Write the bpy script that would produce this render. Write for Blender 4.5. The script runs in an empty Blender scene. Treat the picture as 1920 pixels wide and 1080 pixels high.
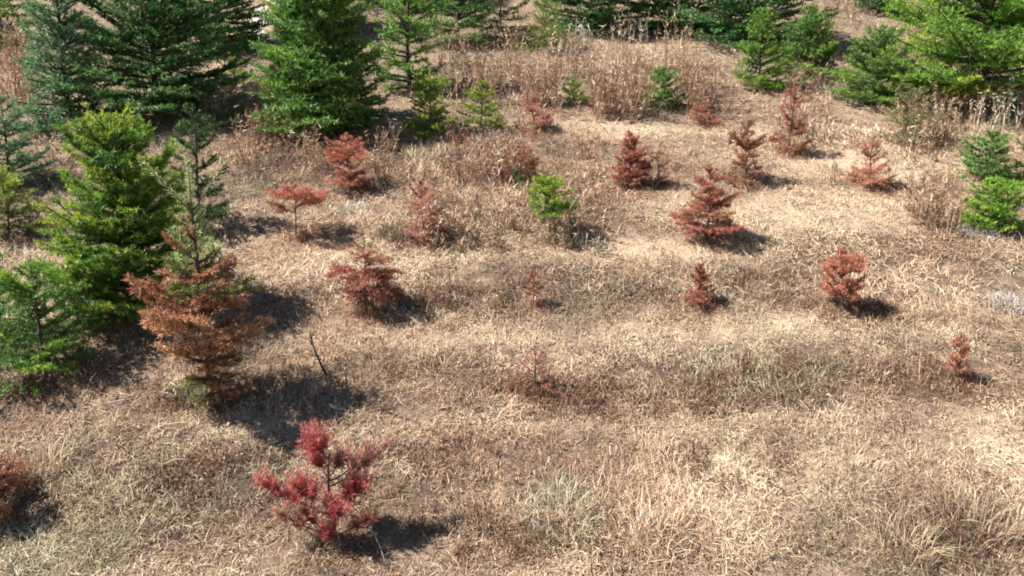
import bpy, math, random
import numpy as np
from mathutils import Vector

R = math.radians
S = bpy.context.scene
COL = S.collection

# ------------------------------------------------------------------ camera
CAM_H, PITCH, FPX = 4.43, R(13.0), 1500.0
SLOPE = math.tan(R(18.6))               # the field climbs away from the camera
cam_d = bpy.data.cameras.new('camera')
cam = bpy.data.objects.new('camera', cam_d)
COL.objects.link(cam)
cam.location = (0, 0, CAM_H)
cam.rotation_euler = (R(90) - PITCH, 0, 0)
cam_d.sensor_width = 36.0
cam_d.lens = FPX / 1920 * 36.0
cam_d.clip_start, cam_d.clip_end = 0.1, 2000
S.camera = cam

# ------------------------------------------------------------------ sky and sun
SUN_EL, SUN_TOWARD = R(52), R(-2.5)          # shadows fall to +x, almost straight across the slope
SKY_STRENGTH, SUN_STRENGTH, EXPOSURE = 0.05, 5.0, 1.48
w = bpy.data.worlds.new('World')
S.world = w
w.use_nodes = True
nt = w.node_tree
sky = nt.nodes.new('ShaderNodeTexSky')
sky.sky_type = 'NISHITA'
sky.sun_disc = False
sky.sun_elevation = SUN_EL
sky.dust_density = 0.1
sky.altitude = 600
bg = nt.nodes['Background']
bg.inputs['Strength'].default_value = SKY_STRENGTH
nt.links.new(sky.outputs[0], bg.inputs['Color'])
ldir = Vector((math.cos(SUN_TOWARD) * math.cos(SUN_EL), -math.sin(SUN_TOWARD) * math.cos(SUN_EL), -math.sin(SUN_EL)))
sky.sun_rotation = math.atan2(-ldir.x, -ldir.y)
sun_d = bpy.data.lights.new('sun', 'SUN')
sun_d.energy = SUN_STRENGTH
sun_d.angle = R(0.53)
sun_d.color = (1.0, 0.965, 0.91)
sun = bpy.data.objects.new('sun', sun_d)
COL.objects.link(sun)
sun.rotation_euler = ldir.to_track_quat('-Z', 'Y').to_euler()
sun.location = (-20, 5, 30)
S.view_settings.view_transform = 'Standard'
S.view_settings.look = 'None'
S.view_settings.gamma = 1
S.view_settings.use_curve_mapping = False
S.view_settings.exposure = EXPOSURE
S.cycles.filter_width = 1.9
S.cycles.max_bounces = 6
S.cycles.diffuse_bounces = 1
S.cycles.transmission_bounces = 4

# ------------------------------------------------------------------ helpers
def unit(a):
    return a / np.maximum(np.linalg.norm(a, axis=-1, keepdims=True), 1e-9)

def _hash(ix, iy, seed):
    h = (ix.astype(np.int64) * 374761393 + iy.astype(np.int64) * 668265263 + seed * 974711) & 0xFFFFFFFF
    h = ((h ^ (h >> 13)) * 1274126177) & 0xFFFFFFFF
    return ((h ^ (h >> 16)) & 0xFFFF) / 65535.0

def vnoise(x, y, s, seed=0):
    x = np.asarray(x, float) / s; y = np.asarray(y, float) / s
    ix = np.floor(x); iy = np.floor(y)
    fx = x - ix; fy = y - iy
    fx = fx * fx * (3 - 2 * fx); fy = fy * fy * (3 - 2 * fy)
    a = _hash(ix, iy, seed); b = _hash(ix + 1, iy, seed)
    c = _hash(ix, iy + 1, seed); d = _hash(ix + 1, iy + 1, seed)
    return (a + (b - a) * fx) * (1 - fy) + (c + (d - c) * fx) * fy

def fbm(x, y, s, seed=0, o=3):
    v = 0; a = 1; t = 0
    for k in range(o):
        v = v + a * vnoise(x, y, s / 2 ** k, seed + 17 * k); t += a; a *= .55
    return v / t

def ground_z(x, y):
    x = np.asarray(x, float); y = np.asarray(y, float)
    fade = np.clip((60 - np.hypot(x, y - 8)) / 30, 0, 1)
    return SLOPE * y + fade * (0.16 * (fbm(x, y, 3.2, 3, 2) - .5) + 0.07 * (fbm(x, y, .55, 9, 3) - .5))

def at(px, py):
    """where the line of sight through a photo pixel meets the field"""
    u = (px - 960) / FPX; v = (540 - py) / FPX
    d = np.array([u, math.cos(PITCH) + v * math.sin(PITCH), -math.sin(PITCH) + v * math.cos(PITCH)])
    n = 0.0
    for _ in range(4):
        t = (CAM_H - n) / (SLOPE * d[1] - d[2])
        p = np.array([0, 0, CAM_H]) + d * t
        n = float(ground_z(p[0], p[1])) - SLOPE * p[1]
    return p

def to_px(p):
    x, y, z = p[0], p[1], p[2] - CAM_H
    dep = y * math.cos(PITCH) - z * math.sin(PITCH)
    up = y * math.sin(PITCH) + z * math.cos(PITCH)
    return 960 + FPX * x / dep, 540 - FPX * up / dep, FPX / dep

def height_for(p, top):
    lo, hi = 0.05, 4.0
    for _ in range(40):
        m = (lo + hi) / 2
        if to_px((p[0], p[1], p[2] + m))[1] > top: lo = m
        else: hi = m
    return lo

def mesh(name, V, faces_idx, sizes, mat, attrs=None, smooth=False):
    me = bpy.data.meshes.new(name)
    V = np.ascontiguousarray(V, np.float32)
    fi = np.ascontiguousarray(faces_idx, np.int32)
    sz = np.ascontiguousarray(sizes, np.int32)
    me.vertices.add(len(V)); me.vertices.foreach_set('co', V.ravel())
    me.loops.add(len(fi)); me.loops.foreach_set('vertex_index', fi)
    me.polygons.add(len(sz))
    st = np.zeros(len(sz), np.int32); st[1:] = np.cumsum(sz)[:-1]
    me.polygons.foreach_set('loop_start', st)
    me.update(calc_edges=True)
    if smooth:
        me.polygons.foreach_set('use_smooth', np.ones(len(sz), bool))
    for k, a in (attrs or {}).items():
        at_ = me.attributes.new(k, 'FLOAT', 'POINT')
        at_.data.foreach_set('value', np.ascontiguousarray(a, np.float32))
    me.materials.append(mat)
    return me

def link(name, me, parent=None):
    o = bpy.data.objects.new(name, me)
    COL.objects.link(o)
    if parent is not None: o.parent = parent
    return o

def tag(o, label, cat, group=None):
    o['label'] = label; o['category'] = cat
    if group: o['group'] = group
    return o

def empty(name, loc, label, cat, group=None, rz=0.0):
    o = bpy.data.objects.new(name, None)
    o.empty_display_size = .1
    COL.objects.link(o)
    o.location = [float(c) for c in loc]; o.rotation_euler = (0, 0, rz)
    return tag(o, label, cat, group)

# ------------------------------------------------------------------ materials
def ramp(nt, stops):
    r = nt.nodes.new('ShaderNodeValToRGB')
    e = r.color_ramp.elements
    e[0].position, e[0].color = stops[0][0], (*stops[0][1], 1)
    e[1].position, e[1].color = stops[-1][0], (*stops[-1][1], 1)
    for p, c in stops[1:-1]:
        n = e.new(p); n.color = (*c, 1)
    return r

def leaf_mat(name, stops, rough=.55, trans=.25, spec=.3):
    m = bpy.data.materials.new(name); m.use_nodes = True
    nt = m.node_tree; nt.nodes.clear()
    out = nt.nodes.new('ShaderNodeOutputMaterial')
    a = nt.nodes.new('ShaderNodeAttribute'); a.attribute_name = 'tint'
    r0 = ramp(nt, stops)
    nt.links.new(a.outputs['Fac'], r0.inputs['Fac'])
    hu = nt.nodes.new('ShaderNodeAttribute'); hu.attribute_name = 'hue'
    ma = nt.nodes.new('ShaderNodeVectorMath'); ma.operation = 'MULTIPLY_ADD'
    nt.links.new(hu.outputs['Fac'], ma.inputs[0]); ma.inputs[1].default_value = (.03, -.07, -.06); ma.inputs[2].default_value = (1, 1, 1)
    r = nt.nodes.new('ShaderNodeMix'); r.data_type = 'RGBA'; r.blend_type = 'MULTIPLY'; r.inputs['Factor'].default_value = 1
    nt.links.new(r0.outputs['Color'], r.inputs['A']); nt.links.new(ma.outputs[0], r.inputs['B'])
    res = r.outputs['Result']
    b = nt.nodes.new('ShaderNodeBsdfPrincipled')
    b.inputs['Roughness'].default_value = rough
    b.inputs['Specular IOR Level'].default_value = spec
    nt.links.new(res, b.inputs['Base Color'])
    t = nt.nodes.new('ShaderNodeBsdfTranslucent')
    nt.links.new(res, t.inputs['Color'])
    mx = nt.nodes.new('ShaderNodeMixShader'); mx.inputs[0].default_value = trans
    nt.links.new(b.outputs[0], mx.inputs[1]); nt.links.new(t.outputs[0], mx.inputs[2])
    nt.links.new(mx.outputs[0], out.inputs['Surface'])
    return m

PAL = {
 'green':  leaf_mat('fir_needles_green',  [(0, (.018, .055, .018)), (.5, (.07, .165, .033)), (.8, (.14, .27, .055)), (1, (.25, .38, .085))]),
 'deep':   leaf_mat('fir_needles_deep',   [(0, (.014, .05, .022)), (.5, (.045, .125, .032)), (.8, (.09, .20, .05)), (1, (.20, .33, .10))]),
 'blue':   leaf_mat('fir_needles_blue',   [(0, (.026, .075, .04)), (.5, (.085, .19, .075)), (.8, (.16, .29, .12)), (1, (.28, .39, .23))]),
 'bright': leaf_mat('fir_needles_bright', [(0, (.022, .07, .015)), (.4, (.08, .20, .026)), (.75, (.20, .35, .04)), (1, (.38, .49, .08))], trans=.35),
 'lime':   leaf_mat('fir_needles_lime',   [(0, (.07, .12, .015)), (.4, (.18, .27, .03)), (1, (.44, .52, .06))], trans=.35),
 'spring': leaf_mat('fir_needles_spring', [(0, (.15, .20, .07)), (.5, (.33, .39, .15)), (1, (.54, .58, .28))], trans=.3),
 'olive':  leaf_mat('fir_needles_olive',  [(0, (.06, .075, .022)), (.5, (.15, .175, .05)), (1, (.33, .34, .11))], trans=.3),
 'pale':   leaf_mat('fir_needles_pale',   [(0, (.10, .12, .06)), (.5, (.22, .25, .11)), (1, (.42, .43, .22))], trans=.3),
 'red':    leaf_mat('dead_needles_red',   [(0, (.13, .035, .027)), (.5, (.38, .115, .078)), (1, (.60, .29, .21))], trans=.25, spec=.2),
 'rust':   leaf_mat('dead_needles_rust',  [(0, (.10, .035, .023)), (.5, (.31, .12, .07)), (1, (.54, .28, .17))], trans=.25, spec=.2),
 'crimson':leaf_mat('dead_needles_crimson',[(0, (.20, .022, .026)), (.5, (.48, .08, .08)), (1, (.66, .26, .22))], trans=.25, spec=.2),
 'coral':  leaf_mat('dead_needles_coral', [(0, (.28, .08, .05)), (.5, (.54, .20, .125)), (1, (.68, .37, .26))], trans=.3, spec=.2),
 'pink':   leaf_mat('dead_needles_pink',  [(0, (.28, .10, .08)), (.5, (.50, .22, .17)), (1, (.66, .38, .29))], trans=.3, spec=.2),
 'brown':  leaf_mat('dead_needles_brown', [(0, (.12, .045, .02)), (.45, (.36, .155, .07)), (.8, (.58, .32, .175)), (1, (.72, .52, .36))], trans=.25, spec=.2),
 'straw':  leaf_mat('straw',              [(0, (.085, .056, .040)), (.3, (.23, .158, .105)), (.6, (.47, .355, .225)), (.85, (.62, .49, .32)), (1, (.72, .61, .43))], rough=.6, trans=.18, spec=.25),
 'weed':   leaf_mat('dry_weed',           [(0, (.10, .052, .034)), (.35, (.28, .165, .10)), (.65, (.46, .31, .195)), (1, (.72, .60, .45))], rough=.65, trans=.2, spec=.2),
 'sage':   leaf_mat('grey_green_weed',    [(0, (.10, .085, .055)), (.5, (.27, .245, .155)), (1, (.55, .53, .38))], rough=.65, trans=.2, spec=.2),
 'bleach': leaf_mat('bleached_straw',     [(0, (.24, .20, .17)), (.5, (.55, .50, .44)), (1, (.80, .77, .70))], rough=.65, trans=.2, spec=.2),
 'redweed':leaf_mat('reddish_dry_weed',   [(0, (.11, .042, .028)), (.5, (.33, .15, .095)), (1, (.58, .36, .25))], rough=.65, trans=.2, spec=.2),
}

def wood_mat(name, c0, c1, scale=30):
    m = bpy.data.materials.new(name); m.use_nodes = True
    nt = m.node_tree; b = nt.nodes['Principled BSDF']
    tc = nt.nodes.new('ShaderNodeTexCoord')
    n = nt.nodes.new('ShaderNodeTexNoise'); n.inputs['Scale'].default_value = scale; n.inputs['Detail'].default_value = 4
    nt.links.new(tc.outputs['Object'], n.inputs['Vector'])
    r = ramp(nt, [(.3, c0), (.7, c1)])
    nt.links.new(n.outputs['Fac'], r.inputs['Fac'])
    nt.links.new(r.outputs['Color'], b.inputs['Base Color'])
    b.inputs['Roughness'].default_value = .85
    b.inputs['Specular IOR Level'].default_value = .2
    bp = nt.nodes.new('ShaderNodeBump'); bp.inputs['Strength'].default_value = .5; bp.inputs['Distance'].default_value = .01
    nt.links.new(n.outputs['Fac'], bp.inputs['Height']); nt.links.new(bp.outputs[0], b.inputs['Normal'])
    return m
BARK = wood_mat('bark', (.035, .025, .02), (.12, .09, .07))
TWIG = wood_mat('twig_bark', (.07, .045, .035), (.17, .115, .085), 60)
GREYWOOD = wood_mat('weathered_wood', (.25, .22, .19), (.5, .46, .41))
DARKWOOD = wood_mat('dark_wood', (.02, .02, .024), (.06, .058, .06))  # plain near-black wood tone for the leaning log and dead twigs

def ground_mat(name, stops, tuft=1.0):
    m = bpy.data.materials.new(name); m.use_nodes = True
    nt = m.node_tree; b = nt.nodes['Principled BSDF']
    tc = nt.nodes.new('ShaderNodeTexCoord')
    def noise(s, d, dist=0):
        n = nt.nodes.new('ShaderNodeTexNoise')
        n.inputs['Scale'].default_value = s; n.inputs['Detail'].default_value = d; n.inputs['Distortion'].default_value = dist
        nt.links.new(tc.outputs['Object'], n.inputs['Vector']); return n
    n1, n2, n3 = noise(.8, 4), noise(9, 6, .6), noise(60, 5, 1.2)
    def mth(op, a, bb, v=None):
        k = nt.nodes.new('ShaderNodeMath'); k.operation = op
        nt.links.new(a, k.inputs[0])
        if bb is None: k.inputs[1].default_value = v
        else: nt.links.new(bb, k.inputs[1])
        return k.outputs[0]
    a = nt.nodes.new('ShaderNodeAttribute'); a.attribute_name = 'tint'
    s = mth('ADD', mth('MULTIPLY', n1.outputs['Fac'], None, .35), mth('MULTIPLY', n2.outputs['Fac'], None, .55))
    s = mth('ADD', s, mth('MULTIPLY', n3.outputs['Fac'], None, .7))
    s = mth('ADD', s, a.outputs['Fac'])
    s = mth('SUBTRACT', s, None, .5)
    r = ramp(nt, stops)
    nt.links.new(s, r.inputs['Fac']); nt.links.new(r.outputs['Color'], b.inputs['Base Color'])
    b.inputs['Roughness'].default_value = .95; b.inputs['Specular IOR Level'].default_value = .1
    bp = nt.nodes.new('ShaderNodeBump'); bp.inputs['Strength'].default_value = .9; bp.inputs['Distance'].default_value = .03
    nt.links.new(mth('ADD', n2.outputs['Fac'], n3.outputs['Fac']), bp.inputs['Height'])
    nt.links.new(bp.outputs[0], b.inputs['Normal'])
    return m
SOIL = ground_mat('thatch_and_soil', [(0, (.055, .037, .028)), (.25, (.17, .118, .082)), (.5, (.37, .27, .18)), (.75, (.52, .40, .275)), (1, (.62, .50, .36))])
TRACK = ground_mat('pale_track', [(0, (.30, .26, .21)), (.5, (.55, .50, .44)), (1, (.70, .66, .60))])

# ------------------------------------------------------------------ the field: which bits are matted pale straw, which are tufty
# (photo px, py, radius x, radius y in photo pixels, paleness, growth)
PATCHES = [(p, q, a, b, s, g) for p, q, a, b, s, g in [
 (1560, 385, 260, 45, .22, -.55), (1500, 300, 170, 30, .2, -.5), (1150, 470, 330, 24, .22, -.6), (1760, 320, 130, 30, .22, -.5),
 (600, 480, 150, 40, .12, -.6), (540, 255, 130, 22, .12, -.4), (1150, 240, 330, 18, .16, -.5), (130, 400, 110, 26, .1, -.8),
 (1660, 215, 120, 22, .08, -.8), (1350, 610, 420, 30, .12, -.2), (1650, 680, 200, 40, .08, -.1), (450, 800, 160, 40, .1, -.2),
 (1870, 840, 90, 70, .15, -.3), (1500, 880, 260, 70, .12, .1), (1130, 540, 130, 45, -.16, .2), (1330, 720, 260, 45, -.14, .3),
 (1480, 710, 90, 40, -.18, .6), (860, 660, 260, 60, -.03, .1), (250, 960, 260, 90, -.12, .25), (1050, 960, 200, 70, -.02, .5),
 (1820, 1000, 160, 70, -.16, .9), (500, 880, 260, 60, -.06, 0), (900, 880, 260, 70, -.06, .1), (1250, 1010, 220, 60, 0, .4),
 (760, 300, 260, 50, -.08, .5), (880, 400, 200, 50, -.02, .4), (480, 300, 110, 60, -.05, .5), (1620, 470, 220, 25, -.12, .1),
 (1820, 590, 110, 30, .06, .2), (200, 880, 330, 120, -.08, .1), (1000, 640, 900, 16, .07, -.2), (1300, 790, 700, 18, .07, -.2), (640, 620, 240, 26, .05, -.3), (900, 760, 330, 24, -.07, .2), (1200, 680, 350, 20, -.06, .2), (1100, 900, 140, 40, -.08, .2), (700, 950, 120, 40, -.07, .2), (560, 690, 160, 50, -.1, 0), (300, 720, 160, 40, 0, .2), (480, 45, 30, 60, .3, -1)]]
_PG = []
for p, q, a, b, s, g in PATCHES:
    c = at(p, q); e = at(p + a, q); f1 = at(p, q - b); f2 = at(p, q + b)
    _PG.append((c[0], c[1], abs(e[0] - c[0]), abs(f1[1] - f2[1]) / 2 + .02, s, g))

def field(x, y):
    pale = np.zeros_like(x); grow = np.zeros_like(x)
    wob = 1 + .7 * (fbm(x, y, .7, 51, 3) - .5)
    for cx, cy, rx, ry, s, g in _PG:
        k = np.exp(-(((x - cx) / rx) ** 2 + ((y - cy) / ry) ** 2) * 1.2 * wob)
        pale += 1.45 * s * k; grow += g * k
    return pale, grow

# ground: one sheet, fine in view, coarse out to the horizon
def graded(a, b, step, far, n):
    mid = np.arange(a, b + step / 2, step)
    g = np.geomspace(1, far, n)
    return np.concatenate([a - (g[::-1] - 1) - step * 2, mid, b + (g - 1) + step * 2])
gx = graded(-8.4, 8.4, .06, 400, 26); gy = graded(3.6, 14.4, .055, 400, 26)
GX, GY = np.meshgrid(gx, gy)
gxf, gyf = GX.ravel(), GY.ravel()
pale, grow = field(gxf, gyf)
gz = ground_z(gxf, gyf)
near = np.clip((30 - np.hypot(gxf, gyf - 8)) / 10, 0, 1)
gz_fine = near * (.05 * (fbm(gxf, gyf, .16, 77, 3) - .5)) * (1 + .6 * np.clip(grow, -1, 1))
n0, n1 = len(gx), len(gy)
i = np.arange(n0 * n1).reshape(n1, n0)
q = np.stack([i[:-1, :-1], i[:-1, 1:], i[1:, 1:], i[1:, :-1]], -1).reshape(-1, 4)
me = mesh('ground', np.stack([gxf, gyf, gz + gz_fine], -1), q.ravel(), np.full(len(q), 4), SOIL, {'tint': pale * 1.1 + .06 * (near - 1)}, True)
g = link('ground', me); g['kind'] = 'structure'

# pale track between the rows, far back
def strip(name, pts, half, mat):
    pts = np.array(pts); P = []
    seg = 26
    for k in range(seg + 1):
        t = k / seg * (len(pts) - 1); a = min(int(t), len(pts) - 2); f = t - a
        c = pts[a] * (1 - f) + pts[a + 1] * f
        for j in range(7):
            o = (j / 6 * 2 - 1) * half * (1 + .25 * math.sin(k * 1.7 + j))
            P.append((c[0] + o, c[1]))
    P = np.array(P)
    z = ground_z(P[:, 0], P[:, 1]) + .022
    ii = np.arange((seg + 1) * 7).reshape(seg + 1, 7)
    qq = np.stack([ii[:-1, :-1], ii[:-1, 1:], ii[1:, 1:], ii[1:, :-1]], -1).reshape(-1, 4)
    o = link(name, mesh(name, np.c_[P, z], qq.ravel(), np.full(len(qq), 4), mat, {'tint': np.full(len(P), .05)}, True))
    o['kind'] = 'structure'
strip('path', [at(478, 70)[:2], at(488, 25)[:2], at(494, -15)[:2], at(498, -70)[:2]], .17, TRACK)

# ------------------------------------------------------------------ blades (ribbons)
def ribbons(rng, P, az, el, L, W, bend, tint, seg=2, follow=False):
    """bent tapering straws; returns verts, loop indices, sizes, tint"""
    n = len(P)
    h = np.stack([np.cos(az), np.sin(az), np.zeros(n)], -1)
    up = np.array([0, 0, 1.0])
    side = np.stack([-np.sin(az), np.cos(az), np.zeros(n)], -1)
    side = unit(side + rng.normal(0, .5, (n, 3)))
    d0 = h * np.cos(el)[:, None] + up * np.sin(el)[:, None]
    el2 = el - bend
    d1 = h * np.cos(el2)[:, None] + up * np.sin(el2)[:, None] + rng.normal(0, .12, (n, 3))
    if follow:
        d0 = d0 + up * (SLOPE * d0[:, 1:2]); d1 = d1 + up * (SLOPE * d1[:, 1:2])
    hw = (W / 2)[:, None] * side
    if seg == 1:
        V = np.stack([P - hw, P + hw, P + (d0 * .5 + d1 * .5) * L[:, None]], 1)
        b = np.arange(n)[:, None] * 3
        idx = (b + np.array([0, 1, 2])).ravel(); sz = np.full(n, 3); k = 3
    else:
        M = P + d0 * (L * .5)[:, None]; T = M + d1 * (L * .5)[:, None]
        V = np.stack([P - hw, P + hw, M + hw * .8, M - hw * .8, T], 1)
        b = np.arange(n)[:, None] * 5
        idx = (b + np.array([0, 1, 2, 3, 3, 2, 4])).ravel(); sz = np.tile([4, 3], n); k = 5
    return V.reshape(-1, 3), idx, sz, np.repeat(tint, k)

def join(parts):
    V, I, Z, T = [], [], [], []; off = 0
    for v, i_, z, t in parts:
        V.append(v); I.append(i_ + off); Z.append(z); T.append(t); off += len(v)
    return np.concatenate(V), np.concatenate(I), np.concatenate(Z), np.concatenate(T)

rng = np.random.default_rng(7)
def carpet(y0, y1, count, lo, hi, wid, seg, margin=1.0):
    y = rng.uniform(y0, y1, count)
    hwid = .64 * (.9 * y + 1.0) + margin
    keep = rng.uniform(0, 1, count) < hwid / hwid.max()
    y = y[keep]; hwid = hwid[keep]
    x = rng.uniform(-1, 1, len(y)) * hwid
    pale, grow = field(x, y)
    cl = fbm(x, y, .28, 21, 3); big = fbm(x, y, 1.3, 33, 2)
    fine = fbm(x, y, .11 + .008 * y.mean(), 121, 2)
    keep = rng.uniform(0, 1, len(x)) < np.clip(.42 + 2.2 * (fine - .42) + .9 * (cl - .45) + .3 * grow - .9 * np.clip(pale - .06, 0, 1), .06, 1)
    x, y, pale, grow, cl, big = (a[keep] for a in (x, y, pale, grow, cl, big))
    n = len(x)
    L = rng.uniform(lo, hi, n) * np.clip(.55 + 1.0 * cl + .45 * grow, .3, 1.9)
    # straw lies combed in drifting directions, with loose ones across it
    az = 6.28 * 1.3 * fbm(x, y, .9, 61, 2) + rng.normal(0, 1.6, n)
    el = np.abs(rng.normal(0, .42, n)) + np.clip(grow + (cl - .5) * 1.2, 0, 1) * rng.uniform(.1, 1.0, n)
    el = np.minimum(el, 1.4)
    tint = np.clip(.57 + pale * .7 + .95 * (big - .52) + .8 * (fbm(x, y, .4, 5, 3) - .5) + rng.normal(0, .2, n), 0, 1)
    z = ground_z(x, y) + .004 + .03 * rng.uniform(0, 1, n) * np.clip(cl + .3 * grow, 0, 1)
    return ribbons(rng, np.stack([x, y, z], -1), az, el, L, wid * rng.uniform(.6, 1.4, n), rng.uniform(.0, .9, n), tint, seg, True)
grass = join([carpet(3.6, 7.6, 385000, .022, .095, .0042, 2),
              carpet(7.6, 12, 225000, .045, .14, .0060, 2, 1.2),
              carpet(12, 25, 150000, .08, .2, .011, 1, 1.5)])
o = link('dry_grass', mesh('dry_grass', *grass[:3], PAL['straw'], {'tint': grass[3], 'hue': 3.6 * (fbm(grass[0][:, 0], grass[0][:, 1], 1.1, 201, 3) - .33)})); o['kind'] = 'stuff'

# long single straws lying over the thatch
n = 700
y = rng.uniform(3.7, 8.5, n); x = rng.uniform(-1, 1, n) * (.64 * (y * .9 + 1.0) + .8)
pale, grow = field(x, y)
st = ribbons(rng, np.stack([x, y, ground_z(x, y) + rng.uniform(.02, .05, n)], -1), rng.uniform(0, 6.28, n), np.abs(rng.normal(.12, .3, n)),
             rng.uniform(.1, .3, n), rng.uniform(.0025, .0045, n), rng.uniform(-.1, .6, n), np.clip(rng.normal(.78, .12, n), 0, 1), 2, True)
o = link('loose_straw', mesh('loose_straw', *st[:3], PAL['straw'], {'tint': st[3]})); o['kind'] = 'stuff'

# curled dead leaves and broken bits between the straws
n = 110000
y = rng.uniform(3.7, 13, n); hw_ = .64 * (y * .9 + 1.0) + 1
k = rng.uniform(0, 1, n) < hw_ / hw_.max(); y = y[k]; n = len(y)
x = rng.uniform(-1, 1, n) * hw_[k]
k = rng.uniform(0, 1, n) < np.clip((fbm(x, y, .45, 141, 3) - .33) * 3.2, .05, 1); x, y = x[k], y[k]; n = len(x)
sc = .62 + .02 * y
lt = ribbons(rng, np.stack([x, y, ground_z(x, y) + rng.uniform(.01, .05, n)], -1), rng.uniform(0, 6.28, n), rng.uniform(0, 1.2, n),
             rng.uniform(.018, .05, n) * sc, rng.uniform(.008, .02, n) * sc, rng.uniform(-.5, 1.6, n), np.clip(rng.normal(.33, .2, n), 0, 1), 2, True)
o = link('leaf_litter', mesh('leaf_litter', *lt[:3], PAL['weed'], {'tint': lt[3]})); o['kind'] = 'stuff'

# low brown weed mats, in patches
MATS = [(1330, 735, 190, 45, 1), (1480, 705, 110, 35, 1), (1160, 745, 120, 35, .8), (1120, 1000, 200, 50, .7), (230, 930, 230, 70, 1), (1830, 985, 170, 70, 1),
        (830, 575, 120, 30, 1), (790, 445, 90, 30, 1), (860, 320, 170, 40, .8), (930, 455, 160, 20, .7), (1690, 690, 130, 40, .6), (700, 690, 170, 40, .5),
        (420, 880, 170, 45, .7), (900, 1010, 140, 45, .6), (1500, 560, 170, 22, .5), (1640, 460, 200, 22, .7), (1420, 520, 110, 16, .5), (1000, 730, 70, 18, .8),
        (1830, 720, 80, 25, .8), (1200, 550, 150, 30, .5), (590, 560, 130, 30, .6), (1330, 880, 170, 40, .5), (780, 850, 160, 35, .5), (1640, 590, 130, 18, .6), (360, 740, 140, 30, .8)]
M_ = []
for px, py, a, b, k in MATS:
    m_ = int(3600 * k)
    q_ = np.c_[rng.normal(px, a * .6, m_), rng.normal(py, b * .6, m_)]
    M_.append(np.array([at(u, v)[:2] for u, v in q_[::6]]).repeat(6, 0) + rng.normal(0, .045, (len(q_[::6]) * 6, 2)))
M_ = np.concatenate(M_)
k = rng.uniform(0, 1, len(M_)) < np.clip((fbm(M_[:, 0], M_[:, 1], .2, 171, 3) - .36) * 5, .03, 1); M_ = M_[k]; n = len(M_)
mt = ribbons(rng, np.c_[M_, ground_z(M_[:, 0], M_[:, 1]) + .01], rng.uniform(0, 6.28, n), np.clip(rng.normal(.75, .45, n), .05, 1.5), rng.uniform(.03, .095, n),
             rng.uniform(.0045, .010, n), rng.uniform(-.3, 1.3, n), np.clip(rng.normal(.16, .14, n), 0, 1), 2, True)
o = link('brown_weed_mat', mesh('brown_weed_mat', *mt[:3], PAL['weed'], {'tint': mt[3]})); o['kind'] = 'stuff'

# ------------------------------------------------------------------ tall dry weeds
def stalks(rng, B, H, tintc, leafy=9, lean=.22, wid=.006, head=.5, flake=.05, base_spread=0.0):
    """upright dead stalks with short leaves below and a feathery head"""
    n = len(B)
    az = rng.uniform(0, 6.28, n); el = np.clip(1.57 - np.abs(rng.normal(0, lean, n)), .5, 1.57)
    t0 = np.clip(rng.normal(tintc, .18, n), 0, 1)
    bend = rng.uniform(0, .35, n)
    main = ribbons(rng, B, az, el, H, np.full(n, wid) * rng.uniform(.7, 1.4, n), bend, t0, 2)
    h = np.stack([np.cos(az) * np.cos(el), np.sin(az) * np.cos(el), np.sin(el)], -1)
    e2 = el - bend
    h2 = np.stack([np.cos(az) * np.cos(e2), np.sin(az) * np.cos(e2), np.sin(e2)], -1)
    k = leafy
    t = np.where(rng.uniform(0, 1, (n, k)) < head, rng.uniform(.6, 1, (n, k)), rng.uniform(.05, .8, (n, k)))
    pos = B[:, None] + (np.minimum(t, .5)[..., None] * h[:, None] + np.maximum(t - .5, 0)[..., None] * h2[:, None]) * H[:, None, None]
    fl = rng.uniform(.4, 1.3, (n, k)) * flake
    leaves = ribbons(rng, pos.reshape(-1, 3), rng.uniform(0, 6.28, n * k), rng.uniform(.2, 1.4, n * k), fl.ravel(),
                     rng.uniform(.5, 1.2, n * k) * flake * .2, rng.uniform(0, .8, n * k),
                     np.clip(np.repeat(t0, k) + .45 * (t.ravel() - .45) + rng.normal(0, .1, n * k), 0, 1), 1)
    return main, leaves

OPEN = [(*at(a, b)[:2], c) for a, b, c in [(1022, 95, .35), (1242, 202, .33), (1075, 192, .26), (808, 256, .42), (903, 238, .36), (1000, 245, .35), (1480, 290, .3), (1420, 168, .4), (440, 165, .4), (435, 218, .4), (1320, 230, .3)]]
def mass(name, areas, mat):
    parts = []
    for (px0, px1, py0, py1, n, hh, tc, ln) in areas:
        px = rng.uniform(px0, px1, n); py = rng.uniform(py0, py1, n)
        P = np.array([at(a, b) for a, b in zip(px, py)])
        cl = fbm(P[:, 0], P[:, 1], .5, 91, 3)
        for c in OPEN: cl[(np.abs(P[:, 0] - c[0]) < c[2]) & (P[:, 1] < c[1] + .1) & (P[:, 1] > c[1] - 1.6)] = 0
        keep = rng.uniform(0, 1, n) < np.clip((cl - .41) * 4, .02, 1)
        P = P[keep]; cl = cl[keep]
        H = 1.25 * hh * rng.uniform(.45, 1.15, len(P)) * np.clip(.15 + 1.7 * cl, .4, 1.5)
        dep = P[:, 1].mean()
        a, b = stalks(rng, P, H, tc - .19, 13, ln * 1.5, .0011 * dep * .55, .4, .055 + .0026 * dep)
        parts += [a, b]
    j = join(parts)
    o = link(name, mesh(name, *j[:3], PAL[mat], {'tint': j[3]})); o['kind'] = 'stuff'
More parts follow.
